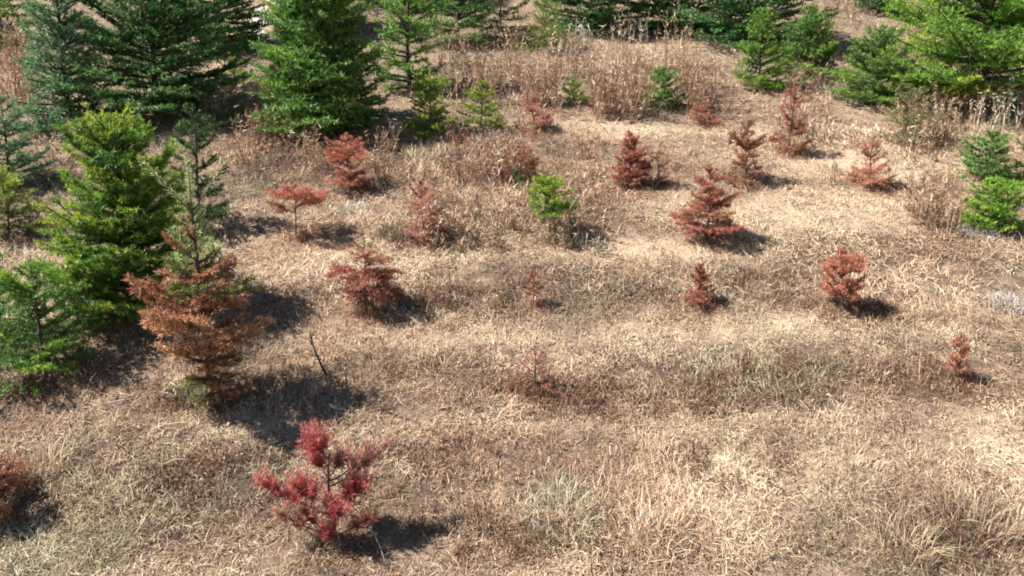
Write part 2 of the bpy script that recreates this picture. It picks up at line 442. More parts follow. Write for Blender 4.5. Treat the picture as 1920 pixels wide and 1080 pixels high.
mass('tall_dry_weeds', [
    (830, 1130, 140, 225, 1000, .52, .58, .16), (960, 1310, 135, 215, 1300, .55, .64, .16), (1180, 1400, 140, 232, 620, .5, .55, .2),
    (820, 980, 120, 170, 380, .6, .62, .14), (1000, 1330, 200, 238, 420, .32, .7, .25), (1030, 1290, 125, 150, 420, .62, .82, .15),
    (430, 600, 215, 330, 420, .36, .6, .2), (400, 520, 190, 250, 160, .5, .68, .2), (700, 960, 252, 350, 620, .34, .55, .2),
    (860, 1130, 255, 350, 420, .30, .6, .2), (780, 1130, 360, 470, 520, .24, .62, .25), (1680, 1800, 225, 320, 240, .42, .55, .2),
    (1700, 1800, 350, 430, 160, .3, .45, .25), (1430, 1560, 160, 290, 260, .38, .6, .22), (1540, 1620, 0, 90, 260, .6, .7, .2),
    (1780, 1920, 180, 250, 170, .5, .72, .25), (0, 60, 110, 200, 200, .55, .5, .2), (520, 700, 180, 245, 160, .4, .75, .2),
    (60, 200, 240, 330, 120, .3, .55, .3), (1560, 1800, 250, 330, 200, .16, .7, .4)], 'weed')
mass('reddish_dry_weeds', [
    (850, 1010, 280, 355, 240, .3, .45, .2), (960, 1080, 190, 260, 120, .4, .6, .2), (1050, 1300, 150, 230, 260, .45, .5, .18),
    (0, 70, 130, 200, 120, .5, .5, .2), (440, 560, 250, 330, 130, .3, .5, .25), (1320, 1420, 200, 300, 90, .3, .55, .25),
    (1440, 1540, 180, 280, 110, .4, .6, .2)], 'redweed')

# ------------------------------------------------------------------ conifers
def tube(P, r, sides):
    P = np.asarray(P, float); n = len(P)
    T = unit(np.gradient(P, axis=0))
    ref = np.where(np.abs(T[:, 2:3]) > .9, np.array([[1., 0, 0]]), np.array([[0, 0, 1.]]))
    U = unit(np.cross(T, ref)); Vv = np.cross(T, U)
    a = np.arange(sides) / sides * 2 * math.pi
    ring = P[:, None] + np.asarray(r)[:, None, None] * (np.cos(a)[None, :, None] * U[:, None] + np.sin(a)[None, :, None] * Vv[:, None])
    V = np.concatenate([ring.reshape(-1, 3), P[-1:]])
    i_ = np.arange(n * sides).reshape(n, sides); j_ = np.roll(i_, -1, 1)
    q_ = np.stack([i_[:-1], j_[:-1], j_[1:], i_[1:]], -1).reshape(-1, 4)
    cap = np.stack([i_[-1], j_[-1], np.full(sides, n * sides)], -1)
    idx = np.concatenate([q_.ravel(), cap.ravel()])
    sz = np.concatenate([np.full(len(q_), 4), np.full(sides, 3)])
    return V, idx, sz, np.zeros(len(V))

def needle_tris(rng, sh, dens, nl, nw, fwd=.55, jit=.12):
    sh = np.asarray(sh)
    p0, p1, a0, a1 = sh[:, :3], sh[:, 3:6], sh[:, 6], sh[:, 7]
    ln = np.linalg.norm(p1 - p0, axis=1)
    cnt = np.maximum(np.round(ln * dens), 3).astype(int)
    k = np.repeat(np.arange(len(sh)), cnt); n = len(k)
    t = rng.uniform(0, 1.02, n)
    pos = p0[k] + (p1 - p0)[k] * t[:, None]
    d = unit(p1 - p0)[k]
    rad = unit(np.cross(d, rng.normal(0, 1, (n, 3))))
    dr = unit(d * (fwd + .5 * (t > .9))[:, None] + rad + np.array([0, 0, .22]))
    L = nl * rng.uniform(.65, 1.15, n)
    sd = unit(np.cross(dr, rng.normal(0, 1, (n, 3)))) * (nw / 2)
    V = np.stack([pos - sd, pos + sd, pos + dr * L[:, None]], 1).reshape(-1, 3)
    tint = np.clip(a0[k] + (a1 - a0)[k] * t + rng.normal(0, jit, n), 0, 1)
    return V, np.arange(3 * n), np.full(n, 3), np.repeat(tint, 3)

def rot_about(v, axis, ang):
    c, s = math.cos(ang), math.sin(ang)
    return v * c + np.cross(axis, v) * s + axis * (axis @ v) * (1 - c)

def branch(rng, root, az, el, L, curve, fine, cover, age, twig_gap, r0, side_el=0.0, tert=True, bare=False):
    """one limb: its polyline, twigs and the shoots that carry needles"""
    m = 5
    pts = [root]; e = el
    for k in range(m):
        d = np.array([math.cos(az) * math.cos(e), math.sin(az) * math.cos(e), math.sin(e)])
        pts.append(pts[-1] + d * L / m)
        e += curve / m; az += rng.normal(0, .05)
    pts = np.array(pts)
    tubes = [tube(pts, np.linspace(r0, r0 * .35, m + 1), 4)]
    sh = []
    def add(p0, p1, t0, t1):
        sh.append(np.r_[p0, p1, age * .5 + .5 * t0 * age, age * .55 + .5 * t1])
    for k in range(m):
        t = k / m
        if t + .5 / m >= cover: add(pts[k], pts[k + 1], t, (k + 1) / m * .9)
    ns = max(1, int(L * (1 - .12) / twig_gap))
    for s in range(ns):
        t = .14 + .82 * (s + rng.uniform(.2, .8)) / ns
        f = t * m; a = min(int(f), m - 1)
        p = pts[a] + (pts[a + 1] - pts[a]) * (f - a)
        d = unit(pts[a + 1] - pts[a])
        nrm = unit(np.cross(d, np.array([-math.sin(az), math.cos(az), 0])))
        for sg in (-1, 1):
            if rng.uniform() < .1: continue
            if bare and t < cover * .9: continue
            l2 = min(L * (.60 * (1 - t) + .12), .42) * rng.uniform(.7, 1.15)
            d2 = rot_about(d, nrm, sg * rng.uniform(.65, 1.0))
            d2 = unit(d2 + np.array([0, 0, side_el + rng.normal(0, .14)]))
            q = p + d2 * l2
            tubes.append(tube(np.array([p, q]), [r0 * .4, r0 * .2], 3)) if fine else None
            if t >= cover * .85:
                add(p, p + d2 * l2 * .5, t * .7, t * .8); add(p + d2 * l2 * .5, q, t * .8, .75 + .25 * t)
            elif cover < 1.2:
                add(p + d2 * l2 * .6, q, t * .8, .75 + .25 * t)
            if tert and l2 > .11:
                for k in range(max(1, int(l2 / (twig_gap * 1.3)))):
                    tt = .3 + .6 * rng.uniform(); l3 = l2 * (1 - tt) * .8 + .03
                    for s3 in (-1, 1):
                        d3 = unit(rot_about(d2, nrm, s3 * .8) + rng.normal(0, .1, 3))
                        pp = p + d2 * l2 * tt
                        if t >= cover * .8: add(pp, pp + d3 * l3, t * .8, .8)
    return tubes, sh

NTREE = [0]
DEAD, BASES = [], []
def conifer(name, label, cat, group, px, py, w, top=None, h=None, lean=0.0, pal='green', split=True, whorls=None, per=6, clear=.06,
            el=(0.05, .8), curve=.35, power=.9, cover=0.0, dens=230, nl=.03, nw=.004, gap=.055, tint=.55, leader=.18, fine=True, side_el=0.0,
            bulge=.0, wobble=.3, sparse=0.0, r=None, lead_pal=None, fwd=.55, tert=True, lead_fan=0, bare=False, spire=2.0, mix=(), pj=.05):
    NTREE[0] += 1
    rg = np.random.default_rng(1000 + NTREE[0] * 7)
    p = at(px, py)
    if h is None: h = height_for(p, top)
    ppm = to_px(p)[2]
    Rm = w / 2 / ppm
    BASES.append((p, h))
    root = empty(name, p - np.array([0, 0, .02]), label, cat, group)
    lx = lean / ppm
    tr = r or max(.006, .018 * h)
    def axis(f):
        return np.array([lx * f ** 1.3 + .02 * h * math.sin(f * 5 + px) * (1 - f), .015 * h * math.sin(f * 4 + py), f * h])
    tp = np.array([axis(f) for f in np.linspace(0, 1, 8)])
    tv = tube(tp, np.linspace(tr, tr * .22, 8), 6)
    link('trunk', mesh('trunk', *tv[:3], BARK if split is False else TWIG, {}, True), root)
    nwh = whorls or max(4, int(h / .14))
    pals = pal if isinstance(pal, list) else [(9, pal)]
    def pick(f):
        for lim, c in pals:
            if f < lim: return c
        return pals[-1][1]
    allt, alls = [], {}
    def emit(nm, tubes, sh, palname):
        if split:
            j = join(tubes)
            bo = link(nm, mesh(nm, *j[:3], TWIG, {}, True), root)
            if sh:
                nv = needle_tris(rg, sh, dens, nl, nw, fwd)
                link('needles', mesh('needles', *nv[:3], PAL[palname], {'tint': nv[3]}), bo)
        else:
            allt.extend(tubes); alls.setdefault(palname, []).extend(sh)
    for k in range(nwh):
        f0 = clear + (1 - leader * .4 - clear) * (k / max(1, nwh - 1)) ** .95
        rel = (f0 - clear) / (1 - clear)
        prof = (max(1 - rel, 0.0)) ** power * (1 - bulge * max(0, .35 - rel) / .35) + .05
        if rel > spire: prof *= .62
        n = max(3, int(round(per * (.6 + .4 * (1 - rel)))))
        a0 = rg.uniform(0, 6.28)
        for b in range(n):
            if rg.uniform() < sparse: continue
            f = float(np.clip(f0 + rg.uniform(-.6, .6) / nwh, .02, 1))
            L = max(Rm * prof * rg.uniform(1 - wobble, 1 + wobble * .6), .04)
            e = el[0] + (el[1] - el[0]) * rel + rg.normal(0, .1)
            L = max(min(L, ((1.0 - f) * h + .03) / max(math.sin(e + curve * .7), .15) * math.cos(e)), .035)
            tb, sh = branch(rg, axis(f), a0 + b / n * 6.28 + rg.normal(0, .25), e, L / max(.5, math.cos(e)), curve, fine, cover,
                            np.clip(tint + rg.normal(0, .1), .05, 1), gap, tr * (.45 - .2 * rel), side_el, tert, bare)
            pn = pick(rel + rg.normal(0, pj))
            for c, pr in mix:
                if rg.uniform() < pr: pn = c; break
            emit('branch', tb, sh, pn)
    if leader > 0:
        c = axis(1); c0 = axis(1 - leader * .5)
        sh = [np.r_[c0, c, tint, min(1, tint + .3)]]
        tbs = [tube(np.array([c0, (c0 + c) / 2, c]), [tr * .3, tr * .25, tr * .18], 4)]
        for q_ in range(lead_fan):
            a = q_ / max(1, lead_fan) * 6.28 + rg.uniform(0, .6); l = leader * h * rg.uniform(.7, 1.1)
            d = np.array([math.cos(a) * .62, math.sin(a) * .62, .8])
            base = axis(1 - leader * .55)
            sh.append(np.r_[base, base + d * l, tint + .1, 1.0]); tbs.append(tube(np.array([base, base + d * l]), [tr * .25, tr * .12], 3))
        emit('leader', tbs, sh, lead_pal or pick(1.2))
    if not split:
        j = join(allt)
        link('limbs', mesh('limbs', *j[:3], BARK, {}, True), root)
        for c, sh in alls.items():
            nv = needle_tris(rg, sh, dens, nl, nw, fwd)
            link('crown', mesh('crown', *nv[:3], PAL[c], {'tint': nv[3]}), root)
    return root

BIG = dict(split=False, per=9, tint=.72, gap=.15, dens=92, nl=.06, nw=.0165, fine=False, power=.5, curve=.35, el=(-.05, .75), clear=.04, leader=.1)
GF, GS, GD = 'tall firs behind the clearing', 'small green firs in the clearing', 'dead rust-coloured fir saplings'

def big(px, py, w, h, pal, label, **k):
    a = dict(BIG); a.update(k)
    if py < 100: a['dens'] = a['dens'] * .58; a['nw'] = a['nw'] * 1.35
    return conifer('fir_tree', label, 'fir tree', GF, px, py, w, h=h, pal=pal, whorls=a.pop('whorls', int(h / .15)), **a)

big(135, 245, 180, 2.5, 'blue', 'tall blue-green fir standing nearest the leaning grey log')
big(300, 216, 320, 2.8, 'deep', 'widest dark fir, lit on one side and black on the other')
big(602, 246, 235, 2.25, 'green', 'tall dense dark green fir beside the pale track', power=.38, per=12, gap=.12, whorls=20, mix=(('bright', .12),))
big(770, 172, 150, 2.4, 'green', 'loose yellow-green fir partly in shade of the dense dark fir', per=7, sparse=.1, tint=.85, mix=(('bright', .35),))
big(1835, 190, 370, 3.0, 'bright', 'broad bright green fir filling the upper corner above the bleached branch', tint=.7, mix=(('lime', .2), ('green', .2)))
big(1395, 80, 270, 2.6, 'deep', 'dark fir behind two shorter green firs and the weeds')
big(1110, 58, 220, 2.6, 'deep', 'nearly black fir behind the tallest weeds, beside a lime bush')
big(1250, 55, 200, 2.6, 'deep', 'nearly black fir behind the weeds, beside the dark fir')
big(860, 85, 150, 2.6, 'green', 'pale green fir behind the weeds with bare twig in front', per=7, tint=.8)
big(10, 80, 140, 2.3, 'bright', 'yellow-green fir at the edge behind the grey log', per=7)
big(1650, 25, 120, 2.0, 'deep', 'small dark fir far behind the broad bright green fir')
big(410, 95, 190, 3.2, 'deep', 'dark fir hidden behind the widest dark fir')
big(1930, 60, 220, 3.0, 'green', 'green fir behind the broad bright green fir')
big(940, 60, 130, 1.5, 'olive', 'dull brownish fir behind the weeds', per=6, sparse=.2, tint=.3)
big(590, 60, 190, 3.2, 'green', 'green fir behind the tall dense dark green fir')
big(740, 10, 200, 3.0, 'green', 'green fir far behind the loose yellow-green fir')
big(1530, -20, 120, 2.6, 'deep', 'dark fir far back beyond the tall pale weeds')
big(1750, -30, 230, 3.0, 'green', 'green fir farthest back beyond the small dark fir')

MID = dict(split=True, per=7, gap=.095, tert=False, dens=330, nl=.045, nw=.0085, fwd=.4, power=.7, el=(.0, .8), curve=.45)
def mid(px, py, w, pal, label, group=GS, name='fir_tree', cat='fir tree', **k):
    a = dict(MID); a.update(k)
    return conifer(name, label, cat, group, px, py, w, pal=pal, **a)

mid(250, 592, 285, 'bright', 'bushy bright green fir with a fan of lime shoots on top', top=215, per=12, whorls=16, gap=.1, lead_fan=6, lead_pal='lime', leader=.2, tint=.65, power=.5, dens=340, nl=.048, nw=.0095, wobble=.45, mix=(('green', .15), ('lime', .25)))
mid(85, 692, 235, 'green', 'low spreading green fir casting a black shadow, nearest the half-dead one', top=490, whorls=8, tint=.65, leader=.25, power=.6, mix=(('bright', .3),))
mid(380, 432, 140, 'green', 'thin dark fir behind the bushy bright green one', top=195, whorls=9, tint=.15, leader=.25, per=6, power=.6)
mid(22, 345, 160, 'blue', 'small blue-green fir at the edge below the tall blue-green one', top=180, whorls=7, per=9, tint=.95, leader=.25)
mid(18, 440, 150, [(.6, 'olive'), (9, 'lime')], 'small yellow-green fir at the edge by the bare soil', top=312, whorls=6, per=9, tint=.8)
mid(5, 640, 140, 'green', 'green fir cut by the edge behind the low spreading fir', top=470, whorls=6, tint=.6)
mid(160, 610, 110, 'bright', 'lime young fir squeezed between the bushy fir and the low spreading fir', top=470, whorls=6, tint=.75)
mid(1640, 190, 165, 'green', 'mid-sized green fir in front of the broad bright green fir', top=48, whorls=10, per=9, mix=(('bright', .4),), dens=230, nl=.05, nw=.011, tint=.65)
mid(1420, 168, 115, 'bright', 'young green fir with upright shoots beside the dark fir', top=15, whorls=9, per=8, mix=(('lime', .2),), dens=230, nl=.05, nw=.011, tint=.6, leader=.3, sparse=.1)
mid(1512, 138, 135, 'green', 'rounded green fir between the young upright fir and tall pale weeds', top=10, whorls=10, per=9, mix=(('bright', .4),), dens=230, nl=.05, nw=.011, tint=.6)
mid(1695, 262, 145, 'olive', 'small sparse olive fir below the mid-sized green fir', top=160, whorls=6, dens=120, nl=.04, nw=.008, tint=.55, sparse=.1)
mid(1022, 95, 115, 'lime', 'lime young fir in front of a nearly black fir', top=-5, whorls=7, dens=100, nl=.045, nw=.01, tint=.4)
mid(1850, 335, 115, 'green', 'green sapling just behind the squat bright sapling', el=(.0, .6), top=245, whorls=6, per=9, tint=.8, dens=300, nw=.01, power=.45)
mid(1858, 432, 125, 'bright', 'squat bright green sapling on a tuft of bleached grass', el=(.0, .6), top=335, whorls=7, per=10, tint=.75, dens=300, nw=.01, power=.35, clear=.12)
mid(1925, 330, 80, 'olive', 'olive sapling cut by the edge beside the green sapling', top=235, whorls=5, tint=.5)
mid(440, 165, 100, 'lime', 'low lime fir in the gap beside the widest dark fir', top=108, whorls=4, tint=.6, dens=230, nw=.011, el=(.1, .4))
mid(435, 232, 125, 'pale', 'pale grey-green small fir below the low lime fir', top=150, whorls=5, tint=.5, dens=230, nw=.011)
mid(808, 256, 105, 'lime', 'lime sapling with a single upright pale leader', top=132, whorls=5, per=8, tint=.5, dens=240, nw=.011, leader=.55, el=(.15, .5), power=.4)
mid(903, 238, 105, 'lime', 'pale olive sapling beside the lime sapling with a leader', top=152, whorls=5, tint=.35, dens=240, nw=.011)
mid(1242, 202, 85, 'green', 'small round green sapling among tall brown weeds', top=126, whorls=6, per=9, power=.4, tint=.75, dens=260, nw=.011)
mid(1075, 192, 70, 'bright', 'tiny green sapling sunk in tall weeds', top=150, whorls=4, tint=.65, dens=260, nw=.011)
mid(1042, 442, 100, [(.25, 'bright'), (9, 'lime')], 'bent yellow-green sapling on a bare dark stem', top=330, lean=-22, whorls=6, per=8, clear=.45, tint=.6, dens=420, nl=.04, nw=.007, power=.35, leader=.2)
mid(968, 352, 50, 'green', 'tiny dark green seedling behind the bent yellow-green sapling', top=322, whorls=3, tint=.25)

SAP = dict(split=True, per=7, gap=.055, dens=330, nl=.038, nw=.006, power=.55, wobble=.5, mix=(('rust', .26), ('brown', .1), ('coral', .1), ('pink', .06), ('redweed', .06)), el=(.15, 1.0), curve=.35, clear=.1, leader=.22)
def dead(px, py, w, top, pal, label, **k):
    a = dict(SAP); a.update(k)
    DEAD.append((px, py, w))
    top = top + .04 * (py - top); w = w * .88
    return conifer('dead_fir_sapling', label, 'fir sapling', GD, px, py, w, top=top, pal=pal, **a)

# the half-dead tree at the front: brown skirt, still green top
conifer('dying_fir_tree', 'half-dead fir, brown below with a green leader, casting a black shadow', 'fir tree', None, 396, 765, 250, top=328, lean=-6, lead_fan=4,
        pal=[(.05, 'olive'), (.50, 'brown'), (.58, 'olive'), (9, 'spring')], split=True, whorls=14, per=8, clear=.1, bulge=.6, el=(-.1, .8), curve=.45, power=.7, spire=.56,
        dens=250, nl=.045, nw=.0078, gap=.075, tint=.62, leader=.26, wobble=.6, sparse=.12, mix=(('olive', .08), ('rust', .12)), pj=.07)

def tufted(px, py, label, targets, sx, pal, seed):
    # a sapling whose needles hang on only in thick tufts at the limb ends
    rg = np.random.default_rng(seed)
    p = at(px, py); ppm = to_px(p)[2]
    root = empty('dead_fir_sapling', p - np.array([0, 0, .02]), label, 'fir sapling', GD)
    h = max(t[1] for t in targets) / ppm * .9
    tp = np.array([[.012 * math.sin(f * 7), .01 * math.sin(f * 5), f * h] for f in np.linspace(0, 1, 8)])
    tv = tube(tp, np.linspace(.015, .005, 8), 6)
    link('trunk', mesh('trunk', *tv[:3], TWIG, {}, True), root)
    for dx, up, dy, size, c in targets:
        e = np.array([dx / ppm, dy, up / ppm])
        f = float(np.clip((up / ppm - .45 * np.hypot(e[0], e[1]) - .06) / h, .1, .93)); b = np.array([0, 0, f * h])
        mid_ = b * .5 + e * .5 + np.array([0, 0, -.05 * np.linalg.norm(e - b)])
        P = np.array([b, b * .7 + mid_ * .3 - np.array([0, 0, .01]), mid_, mid_ * .45 + e * .55, e])
        tb = [tube(P, np.linspace(.007, .0025, 5), 5)]; sh = []
        ax = unit(e - mid_)
        r_ = size * 1.3 / ppm
        n_ = int(24 + 220 * r_)
        for _ in range(n_):
            t = rg.uniform(-.25, 1.0); q0 = mid_ + (e - mid_) * min(max(t, .15), 1)
            d = unit(ax * .7 + rg.normal(0, .75, 3) + np.array([0, 0, .35])); l = r_ * rg.uniform(.35, .95)
            q1 = q0 + d * l * .55; q2 = q0 + unit(d + np.array([0, 0, .4])) * l
            tb.append(tube(np.array([q0, q1, q2]), [.0022, .0018, .001], 3))
            sh.append(np.r_[q0, q1, .25, .5]); sh.append(np.r_[q1, q2, .5, .8])
        j_ = join(tb); bo = link('branch', mesh('branch', *j_[:3], TWIG, {}, True), root)
        nv = needle_tris(rg, sh, 300, .042, .0036, .6)
        link('needles', mesh('needles', *nv[:3], PAL[c], {'tint': nv[3]}), bo)
tufted(625, 1015, 'crimson dead sapling with tufted branch tips, nearest of all',
       [(-22, 205, .02, 42, 'crimson'), (-112, 128, -.03, 36, 'crimson'), (-48, 122, -.08, 42, 'crimson'), (22, 168, .04, 34, 'pink'),
        (78, 182, .06, 34, 'pink'), (58, 128, -.02, 38, 'crimson'), (12, 88, -.12, 40, 'crimson'), (-90, 78, -.1, 22, 'pink'), (108, 186, .12, 20, 'pink'),
        (75, 62, -.05, 24, 'red'), (-30, 165, .1, 34, 'crimson'), (40, 100, .1, 34, 'red'), (-60, 60, .05, 22, 'rust'), (-5, 40, -.1, 22, 'crimson')], 0, 'crimson', 77)
DEAD.append((625, 1015, 200))
dead(-45, 970, 190, 790, 'rust', 'brown dead sapling cut by the edge, its shadow in the grass', whorls=7)
dead(655, 358, 92, 252, 'coral', 'fuzzy red sapling in front of the dense dark fir', dens=380, tint=.65, power=.3, per=9, whorls=5, clear=.2, leader=.15)
dead(557, 447, 118, 342, 'coral', 'flat-topped coral sapling with bare dark stem', whorls=3, clear=.62, el=(.25, .45), power=.15, per=8, leader=.1, nw=.006)
dead(792, 448, 110, 338, 'pink', 'faded red sapling tangled in dry weeds', power=.35, per=7, clear=.1, tint=.7)
dead(688, 588, 150, 432, [(.62, 'red'), (9, 'olive')], 'drooping red sapling with an olive green top', whorls=7, el=(.0, .6), curve=-.9, clear=.3, leader=.45, tint=.7, per=6, power=.55, sparse=.2, wobble=.65)
dead(1180, 348, 92, 240, 'red', 'dense brick-red cone-shaped sapling in the back row', dens=420, mix=(('rust', .3),), per=8, whorls=8, clear=.12, power=.9, leader=.35, tint=.5)
dead(1232, 348, 55, 272, 'rust', 'thin rusty sapling touching the dense brick-red one', sparse=.25, tint=.45)
dead(1325, 448, 132, 297, 'red', 'tallest red sapling, cone-shaped with a clear dark stem', dens=400, per=6, whorls=8, clear=.25, power=.95, tint=.6, leader=.35, el=(.05, .8))
dead(1395, 342, 85, 215, [(.6, 'rust'), (9, 'olive')], 'rusty sapling with a thin olive leader', leader=.6, whorls=5, tint=.35, power=.45)
dead(1628, 347, 88, 258, 'coral', 'round coral sapling alone on pale ground', tint=.75, whorls=5, el=(.2, 1.1))
dead(1480, 290, 90, 160, 'pink', 'sparse pink sapling with a straggly top among weeds', sparse=.3, tint=.4, whorls=6)
dead(1000, 245, 85, 172, 'pink', 'pale pink sapling behind the dry weeds', tint=.6, sparse=.15)
dead(975, 335, 85, 268, 'red', 'small faded orange sapling half hidden in brown weeds', sparse=.25, tint=.65)
dead(1320, 230, 70, 186, 'coral', 'low orange sapling beside the small round green sapling', tint=.3, sparse=.2, whorls=3)
dead(1000, 575, 44, 503, 'rust', 'tiny red sapling with a bare crooked stem', clear=.5, whorls=3, tint=.4, cover=.2)
dead(1310, 572, 66, 492, 'red', 'small brick-red sapling between a tiny one and a bushy one', tint=.45, whorls=6, dens=400, clear=.22, power=.9, leader=.3)
dead(1580, 582, 90, 468, 'coral', 'bushy leaning orange sapling on a thin stem', lean=-10, tint=.45, whorls=4, clear=.3, power=.2, dens=420, per=9, el=(.3, 1.1), wobble=.3, leader=.1, mix=(('rust', .15),))
dead(1003, 730, 90, 652, 'pink', 'nearly bare twiggy sapling with a few pink needles', cover=.55, dens=260, tint=.35, whorls=4, r=.012)
dead(1800, 712, 60, 625, 'red', 'narrow red sapling alone in the straw', tint=.55, whorls=4, lean=-10, clear=.3, dens=420, power=.4)

# dropped needles round the dead saplings
NB = []
for px, py, w_ in DEAD:
    p = at(px, py); rr = w_ / 2 / to_px(p)[2]; m_ = int(1700 * rr / .25)
    a = rng.uniform(0, 6.28, m_); q_ = np.abs(rng.normal(0, .75, m_)) * rr
    NB.append(np.stack([p[0] + np.cos(a) * q_ + .05, p[1] + np.sin(a) * q_], -1))
NB = np.concatenate(NB); n = len(NB)
ns_ = ribbons(rng, np.c_[NB, ground_z(NB[:, 0], NB[:, 1]) + rng.uniform(.015, .045, n)], rng.uniform(0, 6.28, n), rng.uniform(-.1, .5, n),
              rng.uniform(.02, .04, n), .0012 * NB[:, 1] * .6, rng.uniform(0, .5, n), np.clip(rng.normal(.5, .25, n), 0, 1), 1, True)
o = link('fallen_needles', mesh('fallen_needles', *ns_[:3], PAL['rust'], {'tint': ns_[3]})); o['kind'] = 'stuff'

# grass left uncut round every stem
RB, RH = [], []
for p, h_ in BASES:
    m_ = 70 if h_ > 1.2 else 45
    a = rng.uniform(0, 6.28, m_); q_ = np.abs(rng.normal(.05, .13 + .06 * h_, m_))
    RB.append(np.stack([p[0] + np.cos(a) * q_, p[1] + np.sin(a) * q_], -1)); RH.append(rng.uniform(.05, .22, m_) * np.clip(1.25 - q_ * 2, .4, 1))
RB = np.concatenate(RB); RH = np.concatenate(RH); n = len(RB)
rb = ribbons(rng, np.c_[RB, ground_z(RB[:, 0], RB[:, 1])], rng.uniform(0, 6.28, n), np.clip(rng.normal(1.15, .3, n), .2, 1.5), RH,
             .0009 * RB[:, 1] * rng.uniform(.6, 1.3, n), rng.uniform(0, 1.2, n), np.clip(rng.normal(.55, .2, n), 0, 1), 2)
o = link('uncut_grass', mesh('uncut_grass', *rb[:3], PAL['straw'], {'tint': rb[3]})); o['kind'] = 'stuff'

# ------------------------------------------------------------------ tufts, weeds, twigs one can point at
def tuft(px, py, wpx, hh, n, mat, tc, label, lean=.5, name='dry_grass_tuft', cat='grass tuft', group='tufts of dry grass'):
    rg = np.random.default_rng(int(px * 31 + py))
    p = at(px, py); ppm = to_px(p)[2]; rad = wpx / 2 / ppm
    a = rg.uniform(0, 6.28, n); q_ = np.sqrt(rg.uniform(0, 1, n)) * rad * .75
    B = np.stack([np.cos(a) * q_, np.sin(a) * q_, np.zeros(n)], -1)
    B[:, 2] = ground_z(B[:, 0] + p[0], B[:, 1] + p[1]) - p[2]
    out = a + rg.normal(0, .8, n)
    el = np.clip(1.45 - np.abs(rg.normal(0, lean, n)), .15, 1.5)
    v = ribbons(rg, B, out, el, hh * rg.uniform(.5, 1.15, n), max(.004, .0008 * p[1]) * rg.uniform(.7, 1.4, n), rg.uniform(.2, 1.2, n), np.clip(rg.normal(tc, .16, n), 0, 1), 2)
    o = link(name, mesh(name, *v[:3], PAL[mat], {'tint': v[3]}))
    o.location = [float(c) for c in p]
    return tag(o, label, cat, group)

def weed(px, py, wpx, hh, n, mat, tc, label, lean=.2, leafy=12, flake=.05, group='dead weeds in the clearing'):
    rg = np.random.default_rng(int(px * 17 + py))
    p = at(px, py); ppm = to_px(p)[2]; rad = wpx / 2 / ppm
    root = empty('dead_weed', p, label, 'weed', group)
    a = rg.uniform(0, 6.28, n); q_ = np.sqrt(rg.uniform(0, 1, n)) * rad * .8
    B = np.stack([np.cos(a) * q_, np.sin(a) * q_, np.zeros(n)], -1)
    B[:, 2] = ground_z(B[:, 0] + p[0], B[:, 1] + p[1]) - p[2]
    m, l = stalks(rg, B, hh * rg.uniform(.5, 1.1, n), tc, leafy, lean, max(.005, .0009 * p[1]), .5, flake)
    link('stems', mesh('stems', *m[:3], PAL[mat], {'tint': m[3]}), root)
    link('leaves', mesh('leaves', *l[:3], PAL[mat], {'tint': l[3]}), root)

tuft(1050, 975, 190, .22, 420, 'sage', .72, 'pale grey-green grass tuft in the bare foreground straw', .7)
tuft(1830, 1010, 230, .26, 800, 'straw', .36, 'large brown grass tuft at the near corner of the field', .75)
tuft(1690, 1030, 160, .24, 380, 'straw', .5, 'tan grass tuft touching the large brown tuft', .5)
tuft(1490, 735, 130, .15, 300, 'sage', .22, 'dark greenish grass tuft in the middle of the straw', .6)
tuft(1330, 745, 150, .14, 360, 'straw', .22, 'low brown grass tuft beside the dark greenish tuft', .7)
tuft(1130, 560, 210, .10, 600, 'sage', .4, 'flattened grey-green grass patch between two small red saplings', 1.0)
tuft(1200, 535, 150, .09, 300, 'sage', .5, 'flattened grey grass patch behind the grey-green one', 1.0)
tuft(1890, 572, 95, .10, 560, 'bleach', .34, 'bleached white tuft of flattened grass near the squat sapling', .9)
tuft(1835, 440, 80, .14, 240, 'bleach', .5, 'bleached skirt of dead grass under the squat bright sapling', .6)
tuft(190, 1035, 130, .16, 260, 'sage', .5, 'grey-green tuft in front of the brown sapling shadow', .7)
tuft(60, 1045, 120, .15, 240, 'sage', .65, 'pale tuft at the near corner below the dark shadow', .7)
tuft(90, 880, 110, .2, 280, 'straw', .62, 'straw tuft behind the dark shadow at the edge', .5)
tuft(1230, 1010, 130, .28, 150, 'straw', .85, 'tall pale straw tuft with long loose stems', .6)
tuft(1600, 885, 150, .13, 300, 'straw', .8, 'pale yellow straw tuft in front of the brown tuft', .8)
tuft(600, 1040, 100, .16, 220, 'straw', .55, 'straw tuft around the crimson sapling stem', .6)
tuft(370, 735, 90, .2, 240, 'sage', .6, 'olive grass tuft at the foot of the half-dead fir', .5)
tuft(700, 680, 60, .14, 120, 'straw', .4, 'thin brown tuft beside the half-dead fir shadow', .6)
tuft(640, 770, 70, .08, 120, 'straw', .9, 'pale strands lying across the black shadow', 1.2)
tuft(1070, 455, 60, .2, 160, 'sage', .6, 'grey tuft beside the bent yellow-green sapling', .5)
tuft(660, 395, 70, .12, 180, 'bleach', .45, 'pale grass tuft below the fuzzy red sapling', .8)
tuft(740, 440, 80, .16, 240, 'sage', .35, 'olive grass tuft beside the faded red sapling', .6)
tuft(1690, 350, 60, .12, 140, 'sage', .55, 'small grey-green tuft beside the round coral sapling', .8)

